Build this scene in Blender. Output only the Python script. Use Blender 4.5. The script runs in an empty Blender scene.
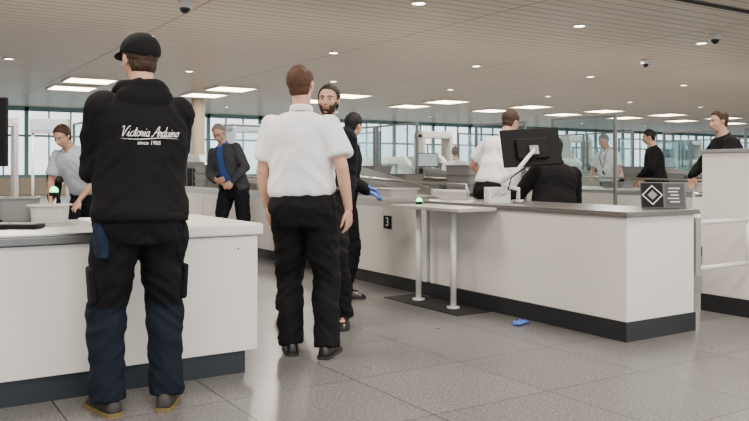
import bpy, bmesh, math, random
from mathutils import Vector, Matrix, noise
from mathutils.bvhtree import BVHTree
random.seed(4)
D = bpy.data; SC = bpy.context.scene; COL = SC.collection
F = 782.0; HC = 1.17; CA = math.radians(32.5)
FW = Vector((math.sin(CA), math.cos(CA))); RT = Vector((math.cos(CA), -math.sin(CA)))
CEIL = 4.17
def at(px, d):
    p = RT * ((px - 374.5) * d / F) + FW * d
    return (p.x, p.y)
rad = math.radians
def V(*a): return Vector(a)

# ---------------------------------------------------------------- materials
MATS = {}
def mat(name, col, rough=.5, metal=0, bump=0, bscale=60, var=0, vscale=4, emit=0, coat=0, stretch=None, spec=.5, bdist=.01):
    if name in MATS: return MATS[name]
    m = D.materials.new(name); m.use_nodes = True; nt = m.node_tree; n = nt.nodes; l = nt.links
    b = n['Principled BSDF']
    b.inputs['Base Color'].default_value = (*col, 1); b.inputs['Roughness'].default_value = rough
    b.inputs['Metallic'].default_value = metal; b.inputs['Coat Weight'].default_value = coat; b.inputs['Specular IOR Level'].default_value = spec
    tc = n.new('ShaderNodeTexCoord'); src = tc.outputs['Object']
    if stretch:
        mp = n.new('ShaderNodeMapping'); mp.inputs['Scale'].default_value = stretch
        l.new(src, mp.inputs[0]); src = mp.outputs[0]
    nz = n.new('ShaderNodeTexNoise'); nz.inputs['Scale'].default_value = vscale; nz.inputs['Detail'].default_value = 4
    l.new(src, nz.inputs['Vector'])
    mx = n.new('ShaderNodeMix'); mx.data_type = 'RGBA'
    v = max(var, .03)
    mx.inputs[6].default_value = (*[c * (1 - v) for c in col], 1); mx.inputs[7].default_value = (*[min(1, c * (1 + v)) for c in col], 1)
    l.new(nz.outputs['Fac'], mx.inputs[0]); l.new(mx.outputs[2], b.inputs['Base Color'])
    if bump:
        n2 = n.new('ShaderNodeTexNoise'); n2.inputs['Scale'].default_value = bscale; n2.inputs['Detail'].default_value = 3
        l.new(src, n2.inputs['Vector'])
        bp = n.new('ShaderNodeBump'); bp.inputs['Strength'].default_value = bump; bp.inputs['Distance'].default_value = bdist
        l.new(n2.outputs['Fac'], bp.inputs['Height']); l.new(bp.outputs[0], b.inputs['Normal'])
    if emit:
        b.inputs['Emission Color'].default_value = (*col, 1); b.inputs['Emission Strength'].default_value = emit
    MATS[name] = m; return m

def glass_mat():
    m = D.materials.new('clear_glass'); m.use_nodes = True; n = m.node_tree.nodes; l = m.node_tree.links
    n.clear(); o = n.new('ShaderNodeOutputMaterial'); t = n.new('ShaderNodeBsdfTransparent'); g = n.new('ShaderNodeBsdfGlossy')
    t.inputs[0].default_value = (.87, .94, .95, 1); g.inputs['Roughness'].default_value = .05
    mx = n.new('ShaderNodeMixShader'); mx.inputs[0].default_value = .1
    l.new(t.outputs[0], mx.inputs[1]); l.new(g.outputs[0], mx.inputs[2]); l.new(mx.outputs[0], o.inputs[0])
    return m
GLASS = glass_mat()
def floor_mat():
    m = D.materials.new('granite_tile'); m.use_nodes = True; n = m.node_tree.nodes; l = m.node_tree.links
    b = n['Principled BSDF']; tc = n.new('ShaderNodeTexCoord')
    br = n.new('ShaderNodeTexBrick'); br.offset = 0; br.inputs['Scale'].default_value = 1
    br.inputs['Brick Width'].default_value = .75; br.inputs['Row Height'].default_value = .75
    br.inputs['Mortar Size'].default_value = .0042; br.inputs['Mortar Smooth'].default_value = .3
    br.inputs['Color1'].default_value = (.125, .124, .124, 1); br.inputs['Color2'].default_value = (.15, .149, .148, 1)
    br.inputs['Mortar'].default_value = (.022, .022, .022, 1)
    l.new(tc.outputs['Object'], br.inputs['Vector'])
    n1 = n.new('ShaderNodeTexNoise'); n1.inputs['Scale'].default_value = 72; n1.inputs['Detail'].default_value = 6; n1.inputs['Roughness'].default_value = .8
    l.new(tc.outputs['Object'], n1.inputs['Vector'])
    cr = n.new('ShaderNodeValToRGB'); cr.color_ramp.elements[0].position = .38; cr.color_ramp.elements[0].color = (.25, .25, .255, 1)
    cr.color_ramp.elements[1].position = .64; cr.color_ramp.elements[1].color = (2.0, 1.98, 1.96, 1)
    l.new(n1.outputs['Fac'], cr.inputs[0])
    mx = n.new('ShaderNodeMix'); mx.data_type = 'RGBA'; mx.blend_type = 'MULTIPLY'; mx.inputs[0].default_value = 1
    l.new(br.outputs['Color'], mx.inputs[6]); l.new(cr.outputs[0], mx.inputs[7]); l.new(mx.outputs[2], b.inputs['Base Color'])
    n2 = n.new('ShaderNodeTexNoise'); n2.inputs['Scale'].default_value = 3; l.new(tc.outputs['Object'], n2.inputs['Vector'])
    mr = n.new('ShaderNodeMapRange'); mr.inputs[3].default_value = .24; mr.inputs[4].default_value = .36
    l.new(n2.outputs['Fac'], mr.inputs[0]); l.new(mr.outputs[0], b.inputs['Roughness'])
    b.inputs['Specular IOR Level'].default_value = .33
    return m
def ceil_mat():
    m = D.materials.new('ceiling_slats'); m.use_nodes = True; n = m.node_tree.nodes; l = m.node_tree.links
    b = n['Principled BSDF']; tc = n.new('ShaderNodeTexCoord')
    br = n.new('ShaderNodeTexBrick'); br.offset = 0; br.inputs['Scale'].default_value = 1
    br.inputs['Brick Width'].default_value = 5.0; br.inputs['Row Height'].default_value = .33
    br.inputs['Mortar Size'].default_value = .028; br.inputs['Mortar Smooth'].default_value = .3
    br.inputs['Color1'].default_value = (.77, .625, .50, 1); br.inputs['Color2'].default_value = (.82, .67, .535, 1)
    br.inputs['Mortar'].default_value = (.36, .28, .215, 1)
    l.new(tc.outputs['Object'], br.inputs['Vector']); l.new(br.outputs['Color'], b.inputs['Base Color'])
    b.inputs['Roughness'].default_value = .36; b.inputs['Specular IOR Level'].default_value = .35
    return m

WHITE = mat('white_laminate', (.74, .715, .67), .42, var=.03, vscale=1.5)
KICK = mat('dark_kick_plate', (.014, .015, .018), .45, var=.2)
KICKB = mat('blue_black_kick_plate', (.014, .020, .028), .45, var=.2)
WORK = mat('grey_worktop', (.16, .158, .156), .28, .3, var=.12, vscale=8)
EDGE = mat('worktop_edge', (.12, .108, .10), .45, var=.2, vscale=20)
STEEL = mat('brushed_steel', (.5, .5, .49), .3, 1, var=.1, vscale=30, stretch=(1, 20, 1))
STEELD = mat('dark_steel', (.2, .2, .2), .4, .8, var=.1)
GREY = mat('light_grey_plastic', (.45, .45, .43), .45, var=.05)
MGREY = mat('mid_grey_plastic', (.22, .225, .23), .5, var=.05)
BLACKP = mat('black_plastic', (.005, .005, .006), .6, var=.1, spec=.2)
RUBBER = mat('black_rubber', (.016, .016, .017), .7, bump=.1, var=.1)
SCREEN = mat('screen_off', (.01, .011, .013), .2)
SCREENL = mat('screen_lit', (.35, .42, .45), .3, emit=.5)
GREEN = mat('green_lamp', (.05, .9, .25), .3, emit=5)
LAMP = mat('lamp_glow', (1, .84, .58), .4, emit=15)
WPAINT = mat('white_painted_metal', (.75, .745, .72), .35, var=.03)
TRAY = mat('tray_plastic', (.5, .49, .46), .4, var=.05)
TRAYG = mat('grey_tray_plastic', (.2, .2, .198), .45, var=.05)
FRAME = mat('green_grey_frame', (.17, .34, .36), .4, .1, var=.05)
COLM = mat('beige_plaster', (.6, .54, .46), .7, var=.05, bump=.05)
WTXT = mat('white_print', (.8, .8, .8), .6)
GLOVE = mat('blue_nitrile', (.07, .17, .62), .5, var=.15)
PAPER = mat('white_card', (.8, .79, .76), .7)

# ---------------------------------------------------------------- mesh helper
class M:
    def __init__(s): s.bm = bmesh.new()
    def box(s, lo, hi):
        lo = Vector(lo); hi = Vector(hi); c = (lo + hi) / 2; d = hi - lo
        bmesh.ops.create_cube(s.bm, size=1, matrix=Matrix.Translation(c) @ Matrix.Diagonal((*d, 1))); return s
    def obox(s, c, size, R):
        bmesh.ops.create_cube(s.bm, size=1, matrix=Matrix.Translation(Vector(c)) @ R.to_4x4() @ Matrix.Diagonal((*size, 1))); return s
    def ell(s, c, r, R=None, u=20, v=12, T=None):
        m = Matrix.Translation(Vector(c)) @ (R.to_4x4() if R else Matrix.Identity(4)) @ Matrix.Diagonal((*r, 1))
        if T: m = T @ m
        bmesh.ops.create_uvsphere(s.bm, u_segments=u, v_segments=v, radius=1, matrix=m); return s
    def rings(s, rr):
        vs = [[s.bm.verts.new(p) for p in r] for r in rr]; n = len(vs[0])
        for a, b in zip(vs, vs[1:]):
            for i in range(n): s.bm.faces.new((a[i], a[(i + 1) % n], b[(i + 1) % n], b[i]))
        s.bm.faces.new(vs[0][::-1]); s.bm.faces.new(vs[-1]); return s
    def tube(s, pts, rads, seg=16, ref=(0, 1, 0), ball=False):
        pts = [Vector(p) for p in pts]; rr = []
        if not isinstance(rads, (list, tuple)): rads = [rads] * len(pts)
        ref = Vector(ref)
        for i, p in enumerate(pts):
            t = (pts[min(i + 1, len(pts) - 1)] - pts[max(i - 1, 0)]).normalized()
            sd = t.cross(ref)
            if sd.length < .1: sd = t.cross(Vector((1, 0, .01)))
            sd.normalize(); ot = sd.cross(t).normalized()
            r = rads[i]; a, b = r if isinstance(r, tuple) else (r, r)
            rr.append([p + sd * (a * math.cos(k * math.tau / seg)) + ot * (b * math.sin(k * math.tau / seg)) for k in range(seg)])
            if ball: s.ell(p, ((a + b) / 2 * .985,) * 3, u=12, v=8)
        s.rings(rr); return s
    def cyl(s, p0, p1, r, seg=20, r2=None): return s.tube([p0, p1], [r, r2 if r2 is not None else r], seg)
    def prism(s, poly, lo, hi, axis=1):
        def mk(a, b, c):
            return {0: (c, a, b), 1: (a, c, b), 2: (a, b, c)}[axis]
        return s.rings([[mk(a, b, lo) for a, b in poly], [mk(a, b, hi) for a, b in poly]])
    def obj(s, name, material, parent=None, smooth=False, bevel=0, loc=None):
        bmesh.ops.recalc_face_normals(s.bm, faces=s.bm.faces)
        me = D.meshes.new(name); s.bm.to_mesh(me); s.bm.free()
        o = D.objects.new(name, me); COL.objects.link(o); me.materials.append(material)
        if parent: o.parent = parent
        if loc: o.location = loc
        if smooth:
            for p in me.polygons: p.use_smooth = True
        if bevel:
            b = o.modifiers.new('bevel', 'BEVEL'); b.width = bevel; b.segments = 2; b.limit_method = 'ANGLE'
        return o
def thing(name, label, cat, loc=(0, 0, 0), rz=0, group=None):
    e = D.objects.new(name, None); COL.objects.link(e); e.empty_display_size = .1
    e.location = loc; e.rotation_euler = (0, 0, rz); e['label'] = label; e['category'] = cat
    if group: e['group'] = group
    return e
def tag(o, label, cat, group=None):
    o['label'] = label; o['category'] = cat
    if group: o['group'] = group
    return o
def struct(o): o['kind'] = 'structure'; return o
def copy_thing(e, loc, rz=None, label=None):
    n = e.copy(); COL.objects.link(n); n.location = loc
    if rz is not None: n.rotation_euler = (0, 0, rz)
    if label: n['label'] = label
    def rec(a, b):
        for c in a.children:
            k = c.copy(); k.parent = b; COL.objects.link(k); rec(c, k)
    rec(e, n); return n
def bake(o, smooth=True):
    dg = bpy.context.evaluated_depsgraph_get()
    me = D.meshes.new_from_object(o.evaluated_get(dg)); o.modifiers.clear(); old = o.data; o.data = me
    if smooth:
        for p in me.polygons: p.use_smooth = True
    D.meshes.remove(old); return o
def remesh(o, vox, it=4):
    r = o.modifiers.new('r', 'REMESH'); r.mode = 'VOXEL'; r.voxel_size = vox
    if it: sm = o.modifiers.new('s', 'SMOOTH'); sm.factor = .5; sm.iterations = it
    mt = o.data.materials[0]; bake(o)
    if not o.data.materials: o.data.materials.append(mt)
    return o
def folds(o, amp, f=(9, 9, 22), seed=0, diag=.5):
    me = o.data
    new = []
    for v in me.vertices:
        c = v.co
        q = Vector((c.x * f[0] + seed, c.y * f[1], (c.z + diag * abs(c.x)) * f[2]))
        k = 1 - 2.2 * abs(noise.noise(q)); k2 = noise.noise(q * .45 + Vector((7, 3, 1)))
        new.append(c + v.normal * amp * (k * .5 + k2 * .8 - .05))
    for v, c in zip(me.vertices, new): v.co = c
def text(name, s, size, material, parent, T, shear=0, ext=.002, space=1):
    cu = D.curves.new(name, 'FONT'); cu.body = s; cu.size = size; cu.align_x = 'CENTER'; cu.align_y = 'CENTER'; cu.shear = shear
    cu.extrude = ext; cu.space_character = space; cu.offset = .0
    o = D.objects.new(name, cu); COL.objects.link(o)
    dg = bpy.context.evaluated_depsgraph_get(); me = D.meshes.new_from_object(o.evaluated_get(dg))
    COL.objects.unlink(o); D.objects.remove(o)
    me.transform(T); me.materials.clear(); me.materials.append(material)
    n = D.objects.new(name, me); COL.objects.link(n); n.parent = parent; return n

# ---------------------------------------------------------------- room
o = struct(M().box((-12, -6, -.1), (76, 40.6, 0)).obj('floor', floor_mat()))
o = struct(M().box((-12, -6, CEIL), (76, 40.6, CEIL + .2)).obj('ceiling', ceil_mat()))
struct(M().box((-12.2, -6, 0), (-12, 40.6, CEIL)).obj('wall_west', COLM))
struct(M().box((76, -6, 0), (76.2, 40.6, CEIL)).obj('wall_east', COLM))
struct(M().box((-12, 40, 0), (76, 40.3, .8)).obj('wall_north', COLM))
struct(M().box((-12, 8.62, CEIL - .012), (76, 8.78, CEIL + .01)).obj('trim_1', BLACKP))
for i in range(24):
    x0 = 0 + i * 3.0; m = M()
    for a, b in (((x0, 40.05, .8), (x0 + .09, 40.2, CEIL)), ((x0 + 2.91, 40.05, .8), (x0 + 3, 40.2, CEIL)),
                 ((x0, 40.06, .8), (x0 + 3, 40.2, .95)), ((x0, 40.05, CEIL - .2), (x0 + 3, 40.2, CEIL)),
                 ((x0, 40.06, 2.75), (x0 + 3, 40.2, 2.85)), ((x0 + .97, 40.07, .8), (x0 + 1.03, 40.2, CEIL)), ((x0 + 1.97, 40.07, .8), (x0 + 2.03, 40.2, CEIL))): m.box(a, b)
    struct(m.obj('window_%d' % (i + 1), FRAME))
tag(M().box((-60, 40.8, -.6), (160, 120, -.5)).obj('ground_outside', mat('pale_paving', (.38, .45, .45), .8)), 'pale paved ground outside the glass facade', 'ground')['kind'] = 'stuff'

# ceiling fixtures
panel = None; n = 0
for iy, y in enumerate((27.1, 29.9)):
    for i in range(-1, 12):
        loc = (6 + 5 * i, y, CEIL)
        if panel is None:
            panel = thing('ceiling_light_panel', 'square glowing light panel set in the slatted ceiling', 'ceiling light', loc, group='square ceiling light panels')
            M().box((-.72, -.72, -.03), (.72, .72, .02)).obj('diffuser', LAMP, panel)
            m = M()
            for a, b_ in (((-.78, -.78, -.05), (.78, -.72, .02)), ((-.78, .72, -.05), (.78, .78, .02)), ((-.78, -.72, -.05), (-.72, .72, .02)), ((.72, -.72, -.05), (.78, .72, .02))): m.box(a, b_)
            m.obj('frame', WPAINT, panel)
        else: copy_thing(panel, loc)
dl = None
rows = [(11.4, [-4.1 + 4.1 * k for k in range(0, 14)]), (17.4, [.4 + 4.72 * k for k in range(13)]), (23.0, [3 + 5 * k for k in range(12)]), (35, [8 + 6 * k for k in range(11)])]
LAMP2 = mat('downlight_glow', (1, .9, .72), .4, emit=24)
for y, xs in rows:
    for x in xs:
        if dl is None:
            dl = thing('downlight', 'small round recessed downlight in the slatted ceiling', 'ceiling light', (x, y, CEIL), group='round recessed downlights')
            M().cyl((0, 0, -.012), (0, 0, .02), .11, 24).obj('lamp_disc', LAMP2, dl)
            ring = M(); ring.tube([(.13 * math.cos(a), .13 * math.sin(a), -.01) for a in [k * math.tau / 24 for k in range(25)]], .018, 8, ref=(0, 0, 1)); ring.obj('trim_ring', WPAINT, dl, True)
        else: copy_thing(dl, (x, y, CEIL))
cam0 = None
for px, yy in ((185, 5), (715, 37), (645, 62)):
    d = 2.93 * F / (170 - yy); x, y = at(px, d)
    if cam0 is None:
        cam0 = thing('security_camera', 'dome security camera hanging from the ceiling', 'security camera', (x, y, CEIL + .005), group='dome cameras on the ceiling')
        M().cyl((0, 0, -.13), (0, 0, 0), .11, 24, .12).obj('housing', WPAINT, cam0, True)
        M().ell((0, 0, -.13), (.095, .095, .1)).obj('dome', mat('smoked_dome', (.02, .02, .025), .1), cam0, True)
    else: copy_thing(cam0, (x, y, CEIL + .005))

def area(x, y, e, s=1.4, z=CEIL - .06, col=(1, .90, .79)):  # added fill light just under the ceiling, with no fixture of its own
    L = D.lights.new('ceiling_fill_light', 'AREA'); L.energy = e; L.size = s; L.color = col
    o = D.objects.new('ceiling_fill_light', L); COL.objects.link(o); o.location = (x, y, z)
for x in (-4, 0.5, 5, 9.5):
    for y in (-2.5, 1.5, 5.5): area(x, y, 160)
for x in (2, 7, 12, 17, 22, 27): area(x, 14.4, 320, .5)  # extra fill added over the lanes to brighten the middle of the hall
for x in (6, 12, 18, 24, 30, 36): area(x, 21, 340, .5)
for x in (14, 24, 34): area(x, 33, 350, .5)

x, y = at(198, 33)
tag(M().cyl((0, 0, 0), (0, 0, CEIL), .28, 32).obj('column', COLM, loc=(x, y, 0)), 'round beige structural column rising to the ceiling', 'column')

# ---------------------------------------------------------------- right desk
dk = thing('inspection_desk', 'long white laminate desk with dark grey worktop and black base', 'counter', (4.3, 3.56, 0))
M().box((0, 0, .13), (.73, 2.24, .848)).obj('desk_body', WHITE, dk, bevel=.004)
M().box((.035, .035, 0), (.7, 2.24, .13)).obj('kick_plate', KICK, dk)
M().box((-.012, -.008, 0), (.742, 0.02, .135)).obj('kick_plate', KICK, dk)
M().box((-.01, -.0, 0), (.03, 2.24, .135)).obj('kick_plate', KICK, dk)
M().box((-.03, -.03, .85), (.77, 2.3, .870)).obj('worktop_edge', EDGE, dk, bevel=.003)
M().box((-.025, -.025, .870), (.765, 2.295, .885)).obj('worktop', WORK, dk, bevel=.003)
tb = thing('side_table', 'narrow light table on two white posts beside the desk', 'table', (4.1, 5.2, 0))
M().box((-.24, -.36, .835), (.165, .60, .862)).obj('table_top', mat('table_laminate', (.42, .4, .37), .35, var=.05), tb, bevel=.004)
for y in (0, .5):
    M().cyl((0, y, 0.02), (0, y, .835), .026, 20).obj('leg', WPAINT, tb, True)
    M().cyl((0, y, .004), (0, y, .022), .055, 24).obj('foot_plate', WPAINT, tb, True)
tag(M().box((3.92, 4.92, 0), (4.28, 6.0, .008)).obj('floor_mat', RUBBER, bevel=.003), 'black rubber mat under the table posts', 'mat')
LG = 'white conveyor lanes'
def lane(x, y0, y1, w, label, rollers=True, guard=False):
    L = y1 - y0
    e = thing('conveyor_lane', label, 'conveyor', (x, y0, 0), group=LG)
    M().box((0, 0, .13), (w, L, .80)).obj('side_cabinet', WHITE, e, bevel=.004)
    M().box((.03, .0, 0), (w - .03, L, .13)).obj('kick_plate', KICK, e)
    m = M(); k = 1.35
    while k < L: m.box((-.002, k - .004, .14), (.0, k + .004, .79)); k += 1.35
    if k > 1.4 and L > 1.35: m.obj('panel_seam', STEELD, e)
    else: m.bm.free()
    for xx in (0, w - .045):
        M().prism([(xx, .80), (xx + .045, .80), (xx + .045, .87), (xx + .035, .9), (xx + .01, .9), (xx, .87)], 0, L, 1).obj('side_rail', STEEL if rollers else WPAINT, e)
    M().box((.045, 0, .80), (w - .045, L, .815)).obj('bed', STEELD, e)
    if guard:
        M().tube([(w - .02, .1, .88), (w - .02, .15, 1.02), (w - .02, L * .5, 1.06), (w - .02, L - .15, 1.12), (w - .02, L - .1, .88)], .016, 10, ref=(1, 0, 0), ball=True).obj('guard_rail', STEEL, e, True)
    if rollers:
        r0 = None; k = .06
        while k < L - .05:
            if r0 is None:
                r0 = M().cyl((.045, 0, .842), (w - .045, 0, .842), .026, 12).obj('roller', STEEL, e, True, loc=(0, k, 0))
            else:
                c = r0.copy(); c.location = (0, k, 0); c.parent = e; COL.objects.link(c)
            k += .12
    else: M().box((.05, .02, .815), (w - .05, L - .02, .85)).obj('belt', RUBBER, e, bevel=.01)
    return e
lane(4.3, 5.86, 9.0, .62, 'white conveyor lane with steel rollers and black number plate', guard=True)
lane(4.3, 9.02, 13.4, .62, 'white conveyor lane continuing past the numbered segment', guard=True)
sp = thing('lane_number_sign', 'small black square sign with white number three', 'sign', (4.298, 6.5, .65))
M().box((-.008, -.07, -.065), (0, .07, .065)).obj('sign_plate', BLACKP, sp, bevel=.002)
TM = Matrix(((0, 0, -1, -.009), (-1, 0, 0, 0), (0, 1, 0, 0), (0, 0, 0, 1)))
text('sign_digit', '3', .125, WTXT, sp, TM, ext=.001)
tbk = thing('service_block', 'tall white laminate service block with black base', 'counter', (5.82, 2.7, 0))
M().box((0, 0, .14), (3.2, 1.34, 1.31)).obj('block_body', WHITE, tbk, bevel=.004)
M().box((-.008, -.008, 0), (3.17, 1.348, .14)).obj('kick_plate', KICK, tbk)
M().box((-.015, -.015, 1.31), (3.215, 1.355, 1.34)).obj('block_top', MGREY, tbk, bevel=.004)
gt = thing('swing_gate', 'white tubular swing gate fixed beside the desk end', 'gate', (5.13, 3.60, 0))
M().cyl((0, 0, .38), (0, 0, .86), .022).obj('hinge_post', WPAINT, gt, True)
M().cyl((0, 0, .78), (.64, 0, .78), .018).obj('rail', WPAINT, gt, True)
M().cyl((0, 0, .44), (.64, 0, .44), .018).obj('rail', WPAINT, gt, True)
M().cyl((.64, 0, .42), (.64, 0, .80), .018).obj('end_post', WPAINT, gt, True)
M().box((-.06, -.03, .4), (-.0, .03, .82)).obj('bracket', STEEL, gt)

# left desk
ld = thing('inspection_desk', 'white laminate desk with thick white top and dark blue base', 'counter', (-1.0, 4.2, 0))
W = 2.87
M().box((0, .0, .13), (W, 1.1, .79)).obj('desk_body', WHITE, ld, bevel=.004)
M().box((0, .02, 0), (W - .07, 1.05, .13)).obj('kick_plate', KICKB, ld)
M().box((2.1, -.02, .795), (W + .03, 1.12, .86)).obj('worktop', WHITE, ld, bevel=.012)
M().box((0, -.02, .795), (2.098, 1.12, .835)).obj('worktop_edge', STEELD, ld, bevel=.004)
M().box((0, -.015, .836), (2.098, 1.115, .85)).obj('worktop', STEEL, ld, bevel=.003)
M().cyl((W - .12, -.004, .72), (W - .12, .002, .72), .006).obj('screw', STEELD, ld)
def monitor(loc, rz, label, tilt=0, arm=True, w=.52, h=.33, up=.42, roll=0):
    e = thing('computer_monitor', label, 'monitor', loc, rz)
    R = Matrix.Rotation(roll, 3, 'Y') @ Matrix.Rotation(tilt, 3, 'X'); c = V(0, 0, up)
    M().obox(c, (w, .035, h), R).obj('housing', BLACKP, e, bevel=.008)
    M().obox(c + R @ V(0, -.035, -.02), (w * .55, .04, h * .55), R).obj('rear_cover', BLACKP, e, bevel=.012)
    M().obox(c + R @ V(0, .019, 0), (w - .03, .002, h - .03), R).obj('screen', SCREEN, e)
    if arm:
        M().cyl((-.12, -.02, 0), (-.12, -.02, .03), .05).obj('arm_base', STEEL, e, True)
        M().tube([(-.12, -.02, .02), (-.12, -.02, .12), (-.27, -.08, .16), (-.28, -.09, .19)], [.018, .018, .02, .016], ball=True).obj('lower_arm', WPAINT, e, True)
        p = c + R @ V(0, -.07, -.04)
        M().tube([(-.28, -.09, .19), (-.16, -.12, .28), tuple(p)], [.024, .018, .016], ball=True).obj('upper_arm', WPAINT, e, True)
        M().obox(p, (.08, .02, .08), R).obj('mount_plate', STEELD, e, bevel=.003)
        M().tube([(-.14, -.03, .1), (-.24, -.12, .12), (-.22, -.15, .22), (-.1, -.12, .3), tuple(p + V(.03, 0, -.05))], .006, 8).obj('cable', BLACKP, e, True)
    else:
        M().tube([(0, -.06, .01), (0, -.07, .2), (0, -.05, up - .02)], [.03, .022, .03]).obj('stand_neck', BLACKP, e, True)
        M().box((-.12, -.14, 0), (.12, .06, .014)).obj('stand_foot', BLACKP, e, bevel=.006)
    return e
x, y = at(-22, 4.75)
monitor((x, y, .851), -CA, 'black computer monitor on a stand at the desk', 0, False, up=.55, h=.42, w=.36)
x, y = at(12, 4.3)
kb = thing('keyboard', 'black keyboard lying on the steel desk top', 'keyboard', (x, y, .851), -CA)
M().box((-.16, -.06, 0), (.16, .06, .022)).obj('key_case', BLACKP, kb, bevel=.005)
m = M()
for i in range(11):
    for j in range(4): m.box((-.148 + i * .027, -.05 + j * .024, .02), (-.126 + i * .027, -.031 + j * .024, .028))
m.obj('keys', MGREY, kb)
TR0 = {}
def tray(loc, rz, label='grey plastic security tray', mt=TRAY, sc=(.42, .3, .11), group='plastic trays on the lanes'):
    key = (mt.name, sc)
    if key in TR0:
        o = TR0[key].copy(); COL.objects.link(o)
    else:
        m = M(); a, b, h = sc[0] / 2, sc[1] / 2, sc[2]; t = .012
        def ring(x, y, z, r=.05):
            p = []
            for cx, cy, s in ((x - r, y - r, 0), (-x + r, y - r, 1), (-x + r, -y + r, 2), (x - r, -y + r, 3)):
                for k in range(4): an = (s + k / 3) * math.pi / 2; p.append((cx + r * math.cos(an), cy + r * math.sin(an), z))
            return p
        m.rings([ring(a * .92, b * .92, 0), ring(a, b, h), ring(a + .015, b + .015, h), ring(a + .015, b + .015, h + .008), ring(a - t, b - t, h + .008), ring(a * .92 - t, b * .92 - t, t)])
        o = m.obj('tray', mt, smooth=False); TR0[key] = o
    o.location = loc; o.rotation_euler = (0, 0, rz); tag(o, label, 'tray', group); return o
def tray_pile(x, y, z, n, rz=0):
    for k in range(n): tray((x + random.uniform(-.008, .008), y + random.uniform(-.008, .008), z + k * .1295), rz + random.uniform(-.03, .03), 'grey plastic security tray stacked in a pile', TRAYG, (.56, .40, .12), 'piles of stacked security trays')
x, y = at(50, 4.8); tray((x, y, .851), -.45, 'pale grey deep plastic tray on the steel desk top', sc=(.20, .22, .10))
x, y = at(18, 4.95); tray((x, y, .851), -.3, 'grey plastic tray on the steel desk beside the monitor', TRAYG, sc=(.24, .26, .14))
def lamp(x, y, z, up=0):
    e = thing('signal_lamp', 'small green status lamp on a black socket', 'signal lamp', (x, y, z))
    if up: M().cyl((0, 0, 0), (0, 0, up), .012).obj('pole', STEEL, e, True)
    M().cyl((0, 0, up), (0, 0, up + .025), .03).obj('socket', BLACKP, e, True)
    M().ell((0, 0, up + .03), (.028, .028, .032)).obj('lens', GREEN, e, True)
x, y = at(54, 5.1); lamp(x, y, .851, .15)
lamp(4.12, 5.72, .862)

# things on right desk
x, y = at(531, 6.75); monitor((x, y, .885), -CA + .12, 'black monitor on a white jointed arm, seen from the rear', -.22, up=.48, roll=-.06)
x, y = at(499, 6.8)
bx = thing('tissue_box', 'small white cardboard box on the desk', 'box', (x - .02, y, .885), -.35)
M().box((-.1, -.06, 0), (.1, .06, .135)).obj('carton', PAPER, bx, bevel=.003)
m = M()
for k in range(4): m.tube([(-.08 + .012 * k, -.061, .03 + .02 * k), (-.01, -.061, .11 - .02 * k), (.04 + .01 * k, -.061, .05 + .015 * k)], .0015, 6)
m.obj('printed_line', MGREY, bx)
R = Matrix.Rotation(-.25, 3, 'X')
x, y = at(663, 5.72)
ds = thing('notice_display', 'dark framed desk display with diamond emblem and text panel', 'display', (x, y, .885), -CA - .1)
C0 = V(0, 0, .1)
M().obox(C0, (.32, .014, .195), R).obj('frame', mat('display_frame_grey', (.10, .10, .10), .4, .6), ds, bevel=.004)
M().obox(C0 + R @ V(-.078, -.008, 0), (.152, .002, .18), R).obj('emblem_panel', BLACKP, ds)
RR = R @ Matrix.Rotation(math.pi / 4, 3, 'Y')
for k, (sz, mt_) in enumerate(((.105, PAPER), (.092, BLACKP), (.05, MGREY))):
    M().obox(C0 + R @ V(-.078, -.0095 - .0015 * k, 0), (sz, .002, sz), RR).obj('diamond', mt_, ds)
M().obox(C0 + R @ V(.08, -.008, 0), (.13, .002, .165), R).obj('screen', mat('screen_grey', (.05, .053, .055), .3), ds)
m = M()
for k in range(5): m.obox(C0 + R @ V(.08 - .01 * (k % 2), -.0095, .05 - .025 * k), (.08 - .012 * (k % 3), .001, .007), R)
m.obj('text_lines', WTXT, ds)
M().box((-.12, 0, 0), (.12, .1, .012)).obj('stand', STEEL, ds, bevel=.003)

# ---------------------------------------------------------------- background lanes
def scanner(x, y, first=[None]):
    if first[0] is None:
        e = thing('x_ray_scanner', 'large white and grey baggage scanner with tunnel and hood', 'baggage scanner', (x, y, 0), group='baggage scanners')
        m = M(); m.prism([(0, .05), (2.3, .05), (2.3, 1.2), (2.0, 1.45), (.3, 1.45), (0, 1.2)], -.1, .0, 0)
        m.prism([(0, .05), (2.3, .05), (2.3, 1.2), (2.0, 1.45), (.3, 1.45), (0, 1.2)], .85, .95, 0)
        m.box((0, .3, 1.3), (.85, 2.0, 1.45)); m.box((0, 0, .05), (.85, 2.3, .8)); m.obj('cabinet', WPAINT, e, bevel=.01)
        M().box((0, -.0, .82), (.85, 2.3, .86)).obj('belt', RUBBER, e)
        m = M()
        for k in range(8): m.box((.01 + k * .105, .03, .88), (.105 + k * .105, .035, 1.28))
        m.obj('lead_curtain', RUBBER, e)
        M().box((0, -.02, 1.2), (.85, .3, 1.32)).obj('hood', MGREY, e, bevel=.01)
        M().box((-.12, .5, 1.0), (-.1, 1.1, 1.3)).obj('control_panel', MGREY, e, bevel=.005)
        M().box((-.125, .55, 1.04), (-.12, 1.05, 1.26)).obj('panel_display', SCREENL, e)
        first[0] = e; return e
    return copy_thing(first[0], (x, y, 0))
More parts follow.
